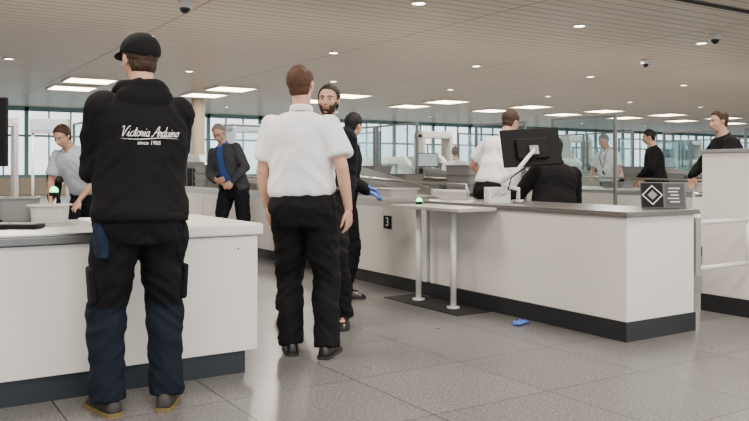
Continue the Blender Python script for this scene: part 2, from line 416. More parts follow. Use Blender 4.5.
def partition(x, y, rz, first=[None], w=1.2, h=1.95):
    if first[0] is None:
        e = thing('glass_partition', 'clear glass partition panel in a slim grey frame', 'partition', (x, y, 0), rz, group='glass partitions')
        for xx in (-w / 2, w / 2): M().box((xx - .02, -.02, 0), (xx + .02, .02, h)).obj('post', STEELD, e, bevel=.003)
        M().box((-w / 2, -.015, h - .03), (w / 2, .015, h)).obj('top_rail', STEELD, e)
        M().box((-w / 2, -.015, .85), (w / 2, .015, .89)).obj('middle_rail', STEEL, e)
        M().box((-w / 2 + .02, -.004, .89), (w / 2 - .02, .004, h - .03)).obj('glass_pane', GLASS, e)
        M().box((-w / 2 + .02, -.01, .1), (w / 2 - .02, .01, .85)).obj('lower_panel', GREY, e)
        first[0] = e; return e
    return copy_thing(first[0], (x, y, 0), rz)
def detector(x, y, rz=0, first=[None]):
    if first[0] is None:
        e = thing('metal_detector_arch', 'walk-through metal detector arch with grey side panels', 'metal detector', (x, y, 0), rz, group='metal detector arches')
        for s in (-1, 1): M().box((s * .42 - .04, -.2, 0), (s * .42 + .04, .2, 2.05)).obj('side_panel', GREY, e, bevel=.02)
        M().box((-.46, -.16, 1.95), (.46, .16, 2.12)).obj('header', GREY, e, bevel=.01)
        M().box((-.15, -.165, 1.99), (.15, -.16, 2.07)).obj('status_display', SCREENL, e)
        first[0] = e; return e
    return copy_thing(first[0], (x, y, 0), rz)
def shelf_rack(x, y, first=[None]):
    if first[0] is None:
        e = thing('tray_return_rack', 'white metal tray return rack with sloping sides', 'rack', (x, y, 0), group='tray return racks')
        for s in (0, .6): M().prism([(0, 0), (1.3, 0), (1.3, .85), (1.05, 1.2), (.2, 1.2), (0, .95)], s, s + .04, 0).obj('side_panel', WPAINT, e)
        for z in (.4, .75, 1.02): M().box((.04, .05, z), (.6, 1.25, z + .03)).obj('shelf', STEEL, e)
        first[0] = e; return e
    return copy_thing(first[0], (x, y, 0))
def ramp(x, y, first=[None]):
    if first[0] is None:
        e = thing('tray_ramp', 'sloping steel roller ramp with raised side plates', 'conveyor', (x, y, 0), group='sloping steel roller ramps')
        for s in (0, .46): M().prism([(0, .72), (1.8, .98), (1.8, 1.2), (1.6, 1.22), (0, .96)], s, s + .02, 0).obj('side_plate', STEEL, e)
        M().prism([(0, .70), (1.8, .96), (1.8, 1.0), (0, .74)], .02, .46, 0).obj('bed', STEELD, e)
        for k in range(14): M().cyl((.02, .08 + k * .125, .80 + k * .0181), (.46, .08 + k * .125, .80 + k * .0181), .028, 10).obj('roller', STEEL, e, True)
        for yy, z in ((.15, .73), (1.6, .94)):
            for s in (.03, .43): M().box((s - .02, yy - .02, 0), (s + .02, yy + .02, z)).obj('leg', WPAINT, e)
        first[0] = e; return e
    return copy_thing(first[0], (x, y, 0))
def small_screen(x, y, rz=0, first=[None]):
    if first[0] is None:
        e = thing('operator_screen', 'small dark operator screen on a slim white pole', 'monitor', (x, y, 0), rz, group='operator screens along the lanes')
        M().cyl((0, 0, 0), (0, 0, 1.25), .025).obj('pole', WPAINT, e, True)
        M().cyl((0, 0, 0), (0, 0, .03), .18, 24).obj('base', WPAINT, e)
        M().obox((0, -.03, 1.36), (.42, .03, .27), Matrix.Rotation(-.15, 3, 'X')).obj('housing', BLACKP, e, bevel=.006)
        M().obox((0, -.048, 1.363), (.39, .002, .24), Matrix.Rotation(-.15, 3, 'X')).obj('display', SCREENL, e)
        first[0] = e; return e
    return copy_thing(first[0], (x, y, 0), rz)
lanes = [-5.7, -.6] + [9.3 + 5 * k for k in range(8)]
for i, x in enumerate(lanes):
    lane(x, 6.6, 12.6, .65, 'white conveyor lane with side rails in the security hall', rollers=(i in (1, 2, 3)), guard=True)
    scanner(x - .1, 12.9)
    lane(x, 15.5, 18.5, .65, 'white exit conveyor lane behind the baggage scanner', rollers=False)
    detector(x + 2.3, 15.5)
    partition(x + 3.4, 13.2, math.pi / 2); partition(x - .7, 13.9, math.pi / 2)
    if i > 1:
        partition(x + .3, 19.0, 0); partition(x + 1.5, 19.0, 0); small_screen(x - .4, 12.1, -.5); small_screen(x + 1.0, 16.0, .3)
        partition(x - .6, 8.0, math.pi / 2); partition(x - .6, 9.8, math.pi / 2); partition(x + 2.9, 19.0, 0); partition(x + 1.6, 12.9, 0)
    shelf_rack(x + 1.3, 17.0)
    for k in range(5):
        tray((x + .32, 6.9 + k * 1.15 + random.uniform(-.2, .2), .87 if i in (1, 2, 3) else .852), math.pi / 2 + random.uniform(-.1, .1), 'grey plastic security tray on a conveyor lane', TRAYG if k % 2 else TRAY)
for i, x in enumerate((6.7, 12.0, 17.0, 22.0, 27.0)):
    lane(x, 8.2, 13.0, .6, 'white recheck conveyor lane with belt and steel guard', rollers=False, guard=True)
    for j, yy in enumerate((8.55, 9.3, 10.1, 11.0, 11.9)): tray_pile(x + .3, yy, .852, (3, 1, 2, 3, 1)[(j + i) % 5], math.pi / 2)
    partition(x + .3, 13.1, 0); partition(x + .75, 12.3, math.pi / 2); partition(x + .75, 11.0, math.pi / 2)
    small_screen(x - .3, 12.6, -.2); ramp(x + .65, 8.3); ramp(x - .55, 9.6)
scanner(4.2, 13.7); ramp(4.97, 7.3); ramp(4.97, 9.3)
partition(5.6, 12.6, 0); detector(6.6, 15.2); small_screen(5.8, 11.3, -.3); tray_pile(4.61, 12.2, .87, 3, math.pi / 2)
for k, yy in enumerate((6.9, 7.6, 8.2, 8.9, 9.8, 10.9)):
    tray((4.61, yy, .869), math.pi / 2 + random.uniform(-.06, .06), 'grey plastic tray lying on steel rollers', TRAYG if k % 2 else TRAY, sc=(.5, .36, .1))
x, y = at(50, 14.5)
e = thing('overhead_display', 'grey framed overhead lane display on two posts', 'display', (x, y, 0), -CA)
for s in (-.32, .32): M().cyl((s, 0, 0), (s, 0, 1.9), .025).obj('post', WPAINT, e, True)
M().box((-.36, -.05, 1.85), (.36, .05, 2.12)).obj('display_case', GREY, e, bevel=.01)
M().box((-.3, -.055, 1.9), (.3, -.05, 2.07)).obj('screen', SCREENL, e)

def glove(x, y, z, rz, label):
    m = M(); m.ell((0, 0, .014), (.055, .04, .011))
    for k in range(4):
        m.tube([(.03, -.02 + k * .014, .014), (.075, -.035 + k * .024, .018 + .006 * (k % 2)), (.10 - .01 * k, -.045 + k * .028, .01)], [.012, .010, .007], 8, ref=(0, 0, 1), ball=True)
    m.tube([(-.01, .03, .015), (.0, .06, .02), (.03, .075, .01)], [.013, .010, .008], 8, ref=(0, 0, 1), ball=True)
    m.tube([(-.04, 0, .014), (-.075, .005, .018)], [(.035, .011), (.04, .013)], 14, ref=(0, 0, 1))
    o = m.obj('disposable_glove', GLOVE); remesh(o, .004, 1); folds(o, .007, (40, 40, 40))
    mn = min(v.co.z for v in o.data.vertices)
    o.location = (x, y, z - mn + .001); o.rotation_euler = (0, 0, rz); o.scale = (.88, .88, .88); tag(o, label, 'glove')
x, y = at(527, 5.95); glove(x - .07, y, 0, .4, 'crumpled blue disposable glove on the floor')

# ---------------------------------------------------------------- people
SKIN = mat('skin_light', (.55, .31, .215), .5, var=.06, vscale=9)
SKIN2 = mat('skin_olive', (.50, .29, .20), .5, var=.06, vscale=9)
hb = dict(bump=.8, bscale=90, stretch=(1, 1, .3), spec=.25)
HBLK = mat('hair_black', (.010, .008, .007), .6, **hb)
HBRN = mat('hair_brown', (.045, .026, .016), .6, **hb)
HRED = mat('hair_auburn', (.07, .032, .018), .6, **hb)
HGRY = mat('hair_grey', (.2, .19, .18), .6, **hb)
STUB = mat('beard_stubble', (.045, .026, .019), .7, **hb)
SHW = mat('white_shirt_cotton', (.82, .83, .86), .75, bump=.15, bscale=14)
cl = dict(bump=.35, bscale=11, spec=.15)
BLK = mat('black_cotton', (.008, .008, .009), .9, **cl)
HOOD = mat('black_hoodie_fleece', (.008, .008, .009), .95, **cl)
TRB = mat('black_trouser_wool', (.007, .007, .008), .85, **cl)
NAVY = mat('navy_cotton', (.008, .009, .014), .85, **cl)
JKT = mat('grey_jacket_wool', (.045, .048, .055), .85, **cl)
BLUE = mat('blue_shirt_cotton', (.03, .08, .28), .7, bump=.2, bscale=14)
LBLUE = mat('pale_blue_shirt_cotton', (.5, .56, .63), .75, bump=.2, bscale=14)
SHOE = mat('black_shoe_leather', (.010, .009, .009), .3, var=.1)
SOLE = mat('dark_shoe_sole', (.02, .018, .016), .7)
SHOEB = mat('dark_work_shoe', (.03, .027, .024), .6, bump=.2)
SOLEY = mat('tan_shoe_sole', (.16, .115, .04), .7)
LEATH = mat('black_belt_leather', (.008, .008, .008), .35)
EYEW = mat('eye_white', (.5, .48, .45), .2); IRIS = mat('dark_iris', (.02, .012, .008), .15); LIP = mat('lip_skin', (.38, .17, .13), .5)
def work_trousers():
    m = mat('two_tone_work_trousers', (.010, .011, .014), .9, **cl); nt = m.node_tree; n = nt.nodes; l = nt.links
    b = n['Principled BSDF']; tc = n.new('ShaderNodeTexCoord'); sp = n.new('ShaderNodeSeparateXYZ'); l.new(tc.outputs['Object'], sp.inputs[0])
    cr = n.new('ShaderNodeValToRGB'); e = cr.color_ramp.elements; cr.color_ramp.interpolation = 'CONSTANT'
    e[0].position = 0; e[0].color = (.008, .0115, .020, 1); e[1].position = .50; e[1].color = (.008, .008, .0095, 1)
    l.new(sp.outputs['Z'], cr.inputs[0]); l.new(cr.outputs[0], b.inputs['Base Color']); return m
def ik(a, t, l1, l2, pole):
    a = Vector(a); t = Vector(t); d = t - a; L = min(d.length, (l1 + l2) * .999); dn = d.normalized(); t = a + dn * L
    x = (l1 * l1 - l2 * l2 + L * L) / (2 * L); hgt = math.sqrt(max(0, l1 * l1 - x * x))
    p = Vector(pole); p = (p - dn * p.dot(dn)).normalized(); return a + dn * x + p * hgt, t
STD = [(.80, .13, .10, 0), (.86, .165, .118, -.008), (.93, .172, .128, -.012), (1.0, .162, .118, 0), (1.08, .152, .11, .008), (1.16, .153, .11, .008),
       (1.26, .168, .118, .002), (1.35, .18, .12, -.008), (1.42, .178, .105, -.012), (1.465, .135, .085, -.014), (1.50, .08, .068, -.01)]
def std(z):
    for a, b in zip(STD, STD[1:]):
        if a[0] <= z <= b[0]:
            t = (z - a[0]) / (b[0] - a[0]); return [a[k] + (b[k] - a[k]) * t for k in (1, 2, 3)]
    return list(STD[-1][1:]) if z > 1.4 else list(STD[0][1:])
def torso(m, T, zs, off, seg=36):
    rr = []
    for i, z in enumerate(zs):
        w, d, yc = std(z); of = off[i] if isinstance(off, (list, tuple)) else off
        r = []
        for k in range(seg):
            a = k * math.tau / seg; cx, cy = math.cos(a), math.sin(a); q = .88
            r.append(T @ V(math.copysign(abs(cx) ** q, cx) * (w + of), yc + math.copysign(abs(cy) ** q, cy) * (d + of), z))
        rr.append(r)
    m.rings(rr)
def lerp(a, b, t): return a + (b - a) * t
def hand(m, w, d, n, s, curl=.35, g=0):
    d = d.normalized(); n = (n - d * n.dot(d)).normalized(); sd = d.cross(n).normalized()
    if s: sd = -sd
    R = Matrix((d, sd, n)).transposed()
    m.ell(w + d * .045, (.052 + g, .039 + g, .017 + g), R, 14, 10); m.ell(w + d * .03 + sd * .015, (.035 + g, .026 + g, .019 + g), R, 12, 8)
    for k, (o, L) in enumerate(((.031, .070), (.0105, .078), (-.0105, .073), (-.030, .057))):
        p = w + d * .08 + sd * o; dirv = (d + sd * o * 2.2).normalized(); c = curl * (.8 + .12 * k); pts = [p]
        for j, f in enumerate((.42, .32, .26)):
            ang = c * (j + .6); dd = dirv * math.cos(ang) + n * math.sin(ang); p = p + dd * (L * f); pts.append(p)
        m.tube([w + d * .055 + sd * o * .9] + pts, [q + g for q in (.0095, .0095, .0085, .0078, .0065)], 10, ref=n, ball=True)
    p = w + d * .02 + sd * .028; pts = [p, p + (sd * .7 + d * .7 + n * .15) * .035, p + (sd * .75 + d * 1.35 + n * .35) * .042, p + (sd * .62 + d * 1.6 + n * .5) * .05]
    m.tube(pts, [.014 + g, .0115 + g, .0095 + g, .0075 + g], 10, ref=n, ball=True)
HAIRLINE = {'short': [(-.2, -.078), (-.05, -.07), (-.02, .0), (.0, .0), (.02, -.015), (.03, .025), (.045, .055), (.06, .07), (.08, .076), (.2, .08)],
            'receding': [(-.2, -.07), (-.05, -.06), (-.02, .0), (.0, .02), (.02, .035), (.05, .08), (.08, .1), (.2, .11)]}
def tab(T, x):
    for (a, b), (c, d) in zip(T, T[1:]):
        if a <= x <= c: return b + (d - b) * (x - a) / (c - a)
    return T[-1][1]
def shell(name, c, r, keep, mt, parent, HM, thick=.008, rough=.004, seed=0, fr=40):
    bm = bmesh.new(); bmesh.ops.create_uvsphere(bm, u_segments=64, v_segments=48, radius=1)
    for v in bm.verts: v.co = Vector((v.co.x * r[0] + c[0], v.co.y * r[1] + c[1], v.co.z * r[2] + c[2]))
    bmesh.ops.delete(bm, geom=[v for v in bm.verts if not keep(v.co)], context='VERTS')
    for v in bm.verts:
        k = noise.noise(v.co * fr + Vector((seed, 0, 0))); v.co += (v.co - Vector(c)).normalized() * k * rough
    me = D.meshes.new(name); bm.to_mesh(me); bm.free(); me.transform(HM); me.materials.append(mt)
    o = D.objects.new(name, me); COL.objects.link(o); o.parent = parent
    s = o.modifiers.new('t', 'SOLIDIFY'); s.thickness = thick; s.offset = 1; bake(o)
    if not o.data.materials: o.data.materials.append(mt)
    return o
def person(label, loc, turn, h=1.8, vox=.011, feet=((-.11, 0, 10), (.11, 0, -10)), pel=(0, 0, .95), lean=(0, 0, 0), head=(0, 0, 0),
           wr=((-.27, .03, .89), (.27, .03, .89)), pole=((-.3, -1, 0), (.3, -1, 0)), hdir=((0, .15, -1), (0, .15, -1)), hn=((.8, .3, 0), (-.8, .3, 0)), curl=.35,
           top='shirt', tm=SHW, um=None, trm=TRB, shoes=SHOE, sole=SOLE, skin=SKIN, hair='short', hm=HBRN, beard=None, cap=None, fat=0, legw=1, knees=1, face=True, lanyard=None, glasses=False, gloves=False, sw=1.0):
    E = thing('person', label, 'person', (loc[0], loc[1], 0), -CA + rad(turn)); S = h / 1.8; E.scale = (S, S, S)
    T = Matrix.Translation(pel) @ Matrix.Rotation(rad(lean[2]), 4, 'Z') @ Matrix.Rotation(-rad(lean[0]), 4, 'X') @ Matrix.Rotation(rad(lean[1]), 4, 'Y') @ Matrix.Translation((0, 0, -.95))
    nk = Matrix.Translation((0, -.01, 1.57))
    HM = T @ nk @ Matrix.Rotation(rad(head[0]), 4, 'Z') @ Matrix.Rotation(-rad(head[1]), 4, 'X') @ Matrix.Rotation(rad(head[2]), 4, 'Y') @ nk.inverted() @ Matrix.Translation((0, .012, 1.68))
    if sw != 1: T = T @ Matrix.Diagonal((sw, 1, 1, 1))
    tr = T.to_3x3()
    PT = Matrix.Translation(pel) @ Matrix.Rotation(rad(lean[2]) * .5, 4, 'Z') @ Matrix.Rotation(-rad(lean[0]) * .4, 4, 'X') @ Matrix.Translation((0, 0, -.95))
    hips, kn, an, sh, el, wrs = [], [], [], [], [], []
    for i, s in enumerate((-1, 1)):
        hp = PT @ V(s * .092, 0, .905); fx, fy, fa = feet[i][:3]; fz = feet[i][3] if len(feet[i]) > 3 else 0
        fd = V(-math.sin(rad(fa)), math.cos(rad(fa)), 0)
        k, a = ik(hp, (fx, fy, .085 + fz), .43, .41, fd * knees + V(0, .2, 0)); hips.append(hp); kn.append(k); an.append(a)
        s0 = T @ V(s * .178, -.012, 1.425); e_, w_ = ik(s0, T @ Vector(wr[i]), .295, .255, tr @ Vector(pole[i])); sh.append(s0); el.append(e_); wrs.append(w_)
    m = M(); torso(m, T, [.85] + [q[0] for q in STD[2:]], [-.03, -.025, -.01] + [0] * 8, 28)
    m.tube([T @ V(0, -.02, 1.44), T @ V(0, -.012, 1.53), HM @ V(0, -.015, -.06)], [.068, .058, .056], 20)
    m.ell((0, -.015, .020), (.074, .094, .087), T=HM); m.ell((0, .018, -.03), (.06, .068, .085), T=HM); m.ell((0, .036, -.082), (.04, .04, .032), T=HM)
    m.ell((0, .073, .018), (.044, .014, .010), T=HM)
    m.tube([HM @ V(0, .082, .008), HM @ V(0, .097, -.018), HM @ V(0, .103, -.036)], [.008, .0105, .0145], 10, ball=True)
    for s in (-1, 1):
        m.ell((s * .075, -.008, -.012), (.010, .019, .031), T=HM); m.ell((s * .036, .058, -.03), (.022, .022, .022), T=HM); m.ell((s * .012, .096, -.038), (.008, .009, .007), T=HM)
    m.ell((0, .084, -.062), (.022, .009, .009), T=HM)
    for i in (0, 1):
        m.tube([sh[i], lerp(sh[i], el[i], .5), el[i], lerp(el[i], wrs[i], .35), wrs[i]], [.053, .047, .039, .038, .026], 16, ball=True)
        hand(m, wrs[i], tr @ Vector(hdir[i]), tr @ Vector(hn[i]), 0 if i == 0 else 1, curl)
        m.tube([hips[i], lerp(hips[i], kn[i], .5), kn[i], lerp(kn[i], an[i], .35), an[i]], [.072, .066, .052, .054, .038], 16, ball=True)
        fa = rad(feet[i][2]); fd = V(-math.sin(fa), math.cos(fa), 0); m.tube([an[i] + V(0, 0, -.03), an[i] + fd * .13 + V(0, 0, -.045)], [.035, .026], 12, ref=(0, 0, 1), ball=True)
    body = remesh(m.obj('body', skin, E), vox * .6 if vox < .01 else vox, 2)
    if gloves:
        for i in (0, 1):
            m = M(); hand(m, wrs[i], tr @ Vector(hdir[i]), tr @ Vector(hn[i]), i, curl, .002); m.ell(wrs[i], (.031,) * 3); remesh(m.obj('glove', GLOVE, E), .006, 1)
    if face:
        for s in (-1, 1):
            M().ell((s * .029, .0725, -.002), (.0135, .0115, .0065), T=HM).obj('eye', EYEW, E, True)
            M().ell((s * .029, .0815, -.002), (.0065, .0045, .0062), T=HM).obj('iris', IRIS, E, True)
            M().tube([HM @ V(s * .012, .086, .015), HM @ V(s * .03, .083, .019), HM @ V(s * .048, .067, .014)], [.003, .004, .0025], 8, ball=True).obj('eyebrow', hm, E, True)
        M().tube([HM @ V(-.022, .084, -.063), HM @ V(0, .0915, -.060), HM @ V(.022, .084, -.063)], [.003, .0065, .003], 10, ball=True).obj('lips', LIP, E, True)
    if glasses:
        g = M()
        for s in (-1, 1):
            g.tube([HM @ V(s * .031 + .021 * math.cos(k * math.tau / 16), .093, -.004 + .016 * math.sin(k * math.tau / 16)) for k in range(17)], .002, 6)
            g.tube([HM @ V(s * .052, .092, .0), HM @ V(s * .078, .0, .0)], .002, 6)
        g.tube([HM @ V(-.01, .094, 0), HM @ V(.01, .094, 0)], .002, 6); g.obj('glasses', BLACKP, E)
    if hair:
        tb = HAIRLINE[hair]
        shell('hair', (0, -.018, .022), (.077, .096, .090), lambda c: c.z > tab(tb, c.y) and (not cap or c.z < .035), hm, E, HM, .005, .004, loc[0])
        if hair == 'short':
            shell('hair_nape', (0, -.02, -.03), (.066, .074, .06), lambda c: c.y < -.03 and c.z > -.075, hm, E, HM, .006, .004, loc[0])
    if beard:
        shell('beard', (0, .018, -.034), (.062, .0705, .0875), lambda c: c.y > -.02 and c.z < (-.05 if abs(c.x) < .042 else -.02) and not (abs(c.x) < .022 and -.074 < c.z < -.056), beard, E, HM, .002, .0015)
    if cap:
        shell('cap', (0, -.016, .030), (.086, .104, .086), lambda c: c.z > .025 - max(0, -c.y) * .35, cap, E, HM, .005, .001)
        m = M(); m.ell((0, .115, .037), (.064, .06, .006), Matrix.Rotation(-.25, 3, 'X'), T=HM); m.obj('cap_brim', cap, E, True)
    m = M(); torso(m, PT, [.80, .84, .88, .93, .98, 1.02, 1.05], [.03 + fat, .028 + fat, .026 + fat, .024 + fat, .02 + fat, .016 + fat, .012 + fat])
    for i in (0, 1):
        h0 = hips[i] + V(0, 0, .02); kk = kn[i]; aa = an[i] + V(0, 0, -.025)
        rr = [(.10, .12), (.10, .112), (.089, .096), (.08, .084), (.079, .084), (.075, .079), (.073, .080)]
        m.tube([h0, lerp(h0, kk, .3), lerp(h0, kk, .7), kk, lerp(kk, aa, .3), lerp(kk, aa, .7), aa], [(a * legw, b * legw) for a, b in rr], 22, ball=False)
        m.ell(h0, (.10, .12, .09)); m.ell(kk, (.081 * legw, .084 * legw, .08))
    tr_ = remesh(m.obj('trousers', trm, E), vox, 5); folds(tr_, .017, (8, 8, 15), loc[0] * 3, .8)
    m = M(); torso(m, PT, [1.0, 1.035], .026 + fat); m.obj('belt', LEATH, E, True)
    for i in (0, 1):
        fx, fy, fa = feet[i][:3]; a = rad(fa)
        A = Matrix.Translation((an[i].x, an[i].y, an[i].z - .085)) @ Matrix.Rotation(a, 4, 'Z')
        sec = [(-.085, .018, .05), (-.078, .031, .08), (-.05, .037, .1), (0, .04, .115), (.04, .041, .10), (.08, .045, .075), (.13, .049, .058), (.17, .045, .05), (.195, .033, .042), (.208, .014, .03)]
        rr = []
        for yy, w, hh in sec:
            rr.append([A @ V(w * math.copysign(abs(math.cos(t)) ** .8, math.cos(t)), yy, .015 + (hh - .015) * max(0, math.sin(t)) ** .8) for t in [k * math.pi / 11 for k in range(12)]])
        m = M(); m.rings(rr); so = m.obj('shoe', shoes, E, True)
        out = [(w + .005, yy * 1.02) for yy, w, hh in sec]; poly = [(w, yy) for w, yy in out] + [(-w, yy) for w, yy in out[::-1]]
        m = M(); m.rings([[A @ V(a_, b_, 0) for a_, b_ in poly], [A @ V(a_, b_, .02) for a_, b_ in poly]]); m.obj('shoe_sole', sole, so, bevel=0)
        m = M()
        for q in range(4): m.tube([A @ V(-.02, .05 + q * .02, .094 - q * .009), A @ V(.02, .05 + q * .02, .094 - q * .009)], .003, 6)
        m.obj('shoe_laces', sole, so)
    fz = fat
    if top == 'shirt':
        m = M(); zs = [.99, 1.02, 1.06, 1.12, 1.2, 1.28, 1.36, 1.42, 1.465, 1.495]; torso(m, T, zs, [.022 + fz, .034 + fz, .038 + fz, .036 + fz, .032 + fz, .028, .024, .020, .018, .008])
        for i in (0, 1):
            e2 = lerp(sh[i], el[i], .74); m.ell(sh[i] + tr @ V(0, 0, -.005), (.068, .07, .066)); m.tube([lerp(sh[i], el[i], -.12), lerp(sh[i], el[i], .15), lerp(sh[i], el[i], .45), e2], [.05, .072, .075, .079], 20)
        g = remesh(m.obj('shirt', tm, E), vox, 4); folds(g, .018, (6, 6, 9), loc[0], 1.2)
        m = M(); m.tube([T @ V(.066 * math.cos(a), -.012 + .066 * math.sin(a), 1.515 + .012 * -math.sin(a)) for a in [rad(112 + k * 316 / 20) for k in range(21)]], [(.008, .02)] * 21, 10, ref=(0, 0, 1)); m.obj('collar', tm, g, True)
    elif top in ('hoodie', 'sweater', 'jacket'):
        k = {'hoodie': 1.15, 'sweater': .7, 'jacket': 1.0}[top]
        m = M(); zs = [.88, .92, 1.0, 1.08, 1.16, 1.26, 1.35, 1.42, 1.47, 1.505]
        if top == 'hoodie': zs[0] = .915; zs[1] = .945
        torso(m, T, zs, [(.03 + fz) * k, .038 * k + fz, .04 * k + fz, .044 * k + fz, .04 * k + fz, .034 * k, .028 * k, .022 * k, .022 * k, .012 * k])
        for i in (0, 1):
            m.ell(sh[i], (.068 + .006 * k,) * 3); e_ = el[i]; w2 = lerp(e_, wrs[i], .97)
            m.tube([sh[i], lerp(sh[i], e_, .5), e_, lerp(e_, w2, .4), lerp(e_, w2, .85), w2], [.066 + .006 * k, .06 + .008 * k, .054 + .008 * k, .053 + .008 * k, .044 + .004 * k, .036], 20, ball=True)
        if top == 'hoodie':
            m.ell((0, -.085, 1.475), (.125, .062, .075), T=T); m.tube([T @ V(.1 * math.cos(a), -.015 + .095 * math.sin(a), 1.515 + .02 * -math.sin(a)) for a in [k_ * math.tau / 20 for k_ in range(21)]], .028, 10, ref=(0, 0, 1), ball=True)
        g = remesh(m.obj(top, tm, E), vox, 4); folds(g, .018 if top == 'hoodie' else .013, (7, 7, 12), loc[0] * 2, 1.0)
        if um:
            bm = bmesh.new(); bm.from_mesh(g.data); Ti = T.inverted()
            dl_ = [v for v in bm.verts if (lambda c: c.y > .03 and c.z < 1.60 and abs(c.x) < .05 + max(0, 1.25 - c.z) * .22)(Ti @ v.co)]
            bmesh.ops.delete(bm, geom=dl_, context='VERTS'); bm.to_mesh(g.data); bm.free()
            sd = g.modifiers.new('t', 'SOLIDIFY'); sd.thickness = .006; bake(g)
            m = M(); torso(m, T, [.97, 1.02, 1.1, 1.2, 1.3, 1.4, 1.46, 1.5], [.02 + fz, .024 + fz, .022 + fz, .02 + fz, .016, .014, .014, .01]); u = remesh(m.obj('shirt', um, E), vox, 2)
            m = M(); m.tube([T @ V(.064 * math.cos(a), -.008 + .064 * math.sin(a), 1.515 + .012 * -math.sin(a)) for a in [rad(112 + k_ * 316 / 20) for k_ in range(21)]], [(.008, .02)] * 21, 10, ref=(0, 0, 1)); m.obj('collar', um, u, True)
        elif top != 'hoodie':
            m = M(); m.tube([T @ V(.066 * math.cos(a), -.012 + .066 * math.sin(a), 1.51 + .012 * -math.sin(a)) for a in [k_ * math.tau / 20 for k_ in range(21)]], .013, 10, ref=(0, 0, 1)); m.obj('collar', tm, g, True)
        if top == 'hoodie':
            m = M(); torso(m, T, [.905, .945], .045 + fz); m.obj('hem_band', tm, g, True)
    if lanyard:
        m = M(); m.tube([T @ V(-.07, .03, 1.52), T @ V(-.06, .13, 1.42), T @ V(0, .158, 1.2)], .006, 6); m.tube([T @ V(.07, .03, 1.52), T @ V(.06, .13, 1.42), T @ V(0, .158, 1.2)], .006, 6)
        m.obox(T @ V(0, .165, 1.16), (.06, .005, .09), tr); m.obj('lanyard', lanyard, E)
    return E, g, T, HM, dict(hips=hips, kn=kn, an=an, PT=PT)

# P1 man in hoodie
E, g, T, HM, J = person('man in black cap and black hoodie with white lettering, arms folded', at(140, 3.78), 28, 1.84, .0085,
    feet=((-.135, .05, 14), (.125, .02, -22)), lean=(2, 1, 2), head=(14, 4, 0), wr=((.03, .20, 1.19), (-.03, .235, 1.22)), pole=((-1, -.15, -.75), (1, -.15, -.75)),
    hdir=((1, -.1, .1), (-1, -.1, .1)), hn=((0, -1, 0), (0, -1, 0)), top='hoodie', tm=HOOD, trm=work_trousers(), shoes=SHOEB, sole=SOLEY, hm=HBRN, cap=BLK, fat=.006, legw=1.1)
bv = BVHTree.FromPolygons([v.co for v in g.data.vertices], [p.vertices for p in g.data.polygons])
GL = {'V': (1.25, [[(0, 1.85), (.15, 2.1), (.35, 1.9), (.5, 0), (.9, 1.3), (1.25, 2.1), (1.5, 2.0)]]),
      'i': (.55, [[(0, .1), (.25, 1), (.25, .2), (.38, 0), (.58, .15)], [(.3, 1.42), (.34, 1.5)]]),
      'c': (.68, [[(.6, .85), (.4, 1), (.1, .7), (.08, .25), (.35, 0), (.7, .2)]]),
      't': (.58, [[(0, .1), (.3, 1.8), (.27, .2), (.4, 0), (.6, .15)], [(.02, 1.15), (.62, 1.2)]]),
      'o': (.72, [[(.4, 1), (.1, .75), (.08, .25), (.35, 0), (.62, .3), (.58, .8), (.4, 1), (.75, .88)]]),
      'r': (.62, [[(0, .1), (.12, 1.05), (.22, .85), (.46, .85), (.38, .2), (.5, 0), (.64, .15)]]),
      'a': (.85, [[(.6, .85), (.35, 1), (.08, .7), (.08, .25), (.3, 0), (.58, .4), (.62, 1), (.6, .2), (.7, 0), (.87, .15)]]),
      'A': (1.4, [[(-.1, .1), (.15, 0), (.6, 1.1), (1.1, 2.1), (1.12, .3), (1.22, 0), (1.42, .12)], [(.3, .75), (1.3, .85)]]),
      'd': (.85, [[(.6, .85), (.35, 1), (.08, .7), (.08, .25), (.3, 0), (.58, .4), (.72, 2.0), (.6, .2), (.7, 0), (.87, .15)]]),
      'u': (.85, [[(0, .8), (.1, 1), (.1, .3), (.3, 0), (.55, .3), (.6, 1), (.58, .2), (.7, 0), (.87, .15)]]),
      'n': (.85, [[(0, .6), (.12, 1), (.12, 0), (.18, .7), (.42, 1), (.56, .8), (.56, .2), (.68, 0), (.87, .15)]]), ' ': (.5, [])}
def catmull(p, n=6):
    p = [Vector(q) for q in p]; q = [p[0]] + p + [p[-1]]; out = []
    for i in range(1, len(q) - 2):
        for k in range(n):
            t = k / n; a, b, c, d = q[i - 1], q[i], q[i + 1], q[i + 2]
            out.append(.5 * ((2 * b) + (c - a) * t + (2 * a - 5 * b + 4 * c - d) * t * t + (3 * b - a - 3 * c + d) * t ** 3))
    return out + [p[-1]]
word = 'Victoria Arduino'; tw = sum(GL[c][0] for c in word); TW = .265; U = TW / tw; X0 = -.115; cx = X0; m = M()
def proj(x_, z_):
    h_ = bv.ray_cast(V(x_, -1, z_), V(0, 1, 0)); return (h_[0] if h_[0] else V(x_, -.05, z_)) + V(0, -.003, 0)
for ch in word:
    for st in GL[ch][1]:
        pts = [proj(cx + (q.x + q.y * .3) * U, 1.298 + q.y * U) for q in catmull([(a, b) for a, b in st])]
        m.tube(pts, .0018, 6, ref=(0, 1, .01))
    cx += GL[ch][0] * U
m.obj('lettering', WTXT, g)
t = text('lettering', 'since 1905', .025, WTXT, g, Matrix(((1, 0, 0, .01), (0, 0, 1, -.5), (0, 1, 0, 1.268), (0, 0, 0, 1))), .15, 0, 1)
for v in t.data.vertices: v.co = proj(v.co.x, v.co.z) - V(0, .001, 0)
m = M(); m.tube([proj(X0 + TW * k / 24, 1.288 - .004 * math.sin(k * .26)) for k in range(25)], [.0004 + .0018 * math.sin(math.pi * k / 24) for k in range(25)], 6, ref=(0, 0, 1)); m.obj('lettering_underline', WTXT, g)
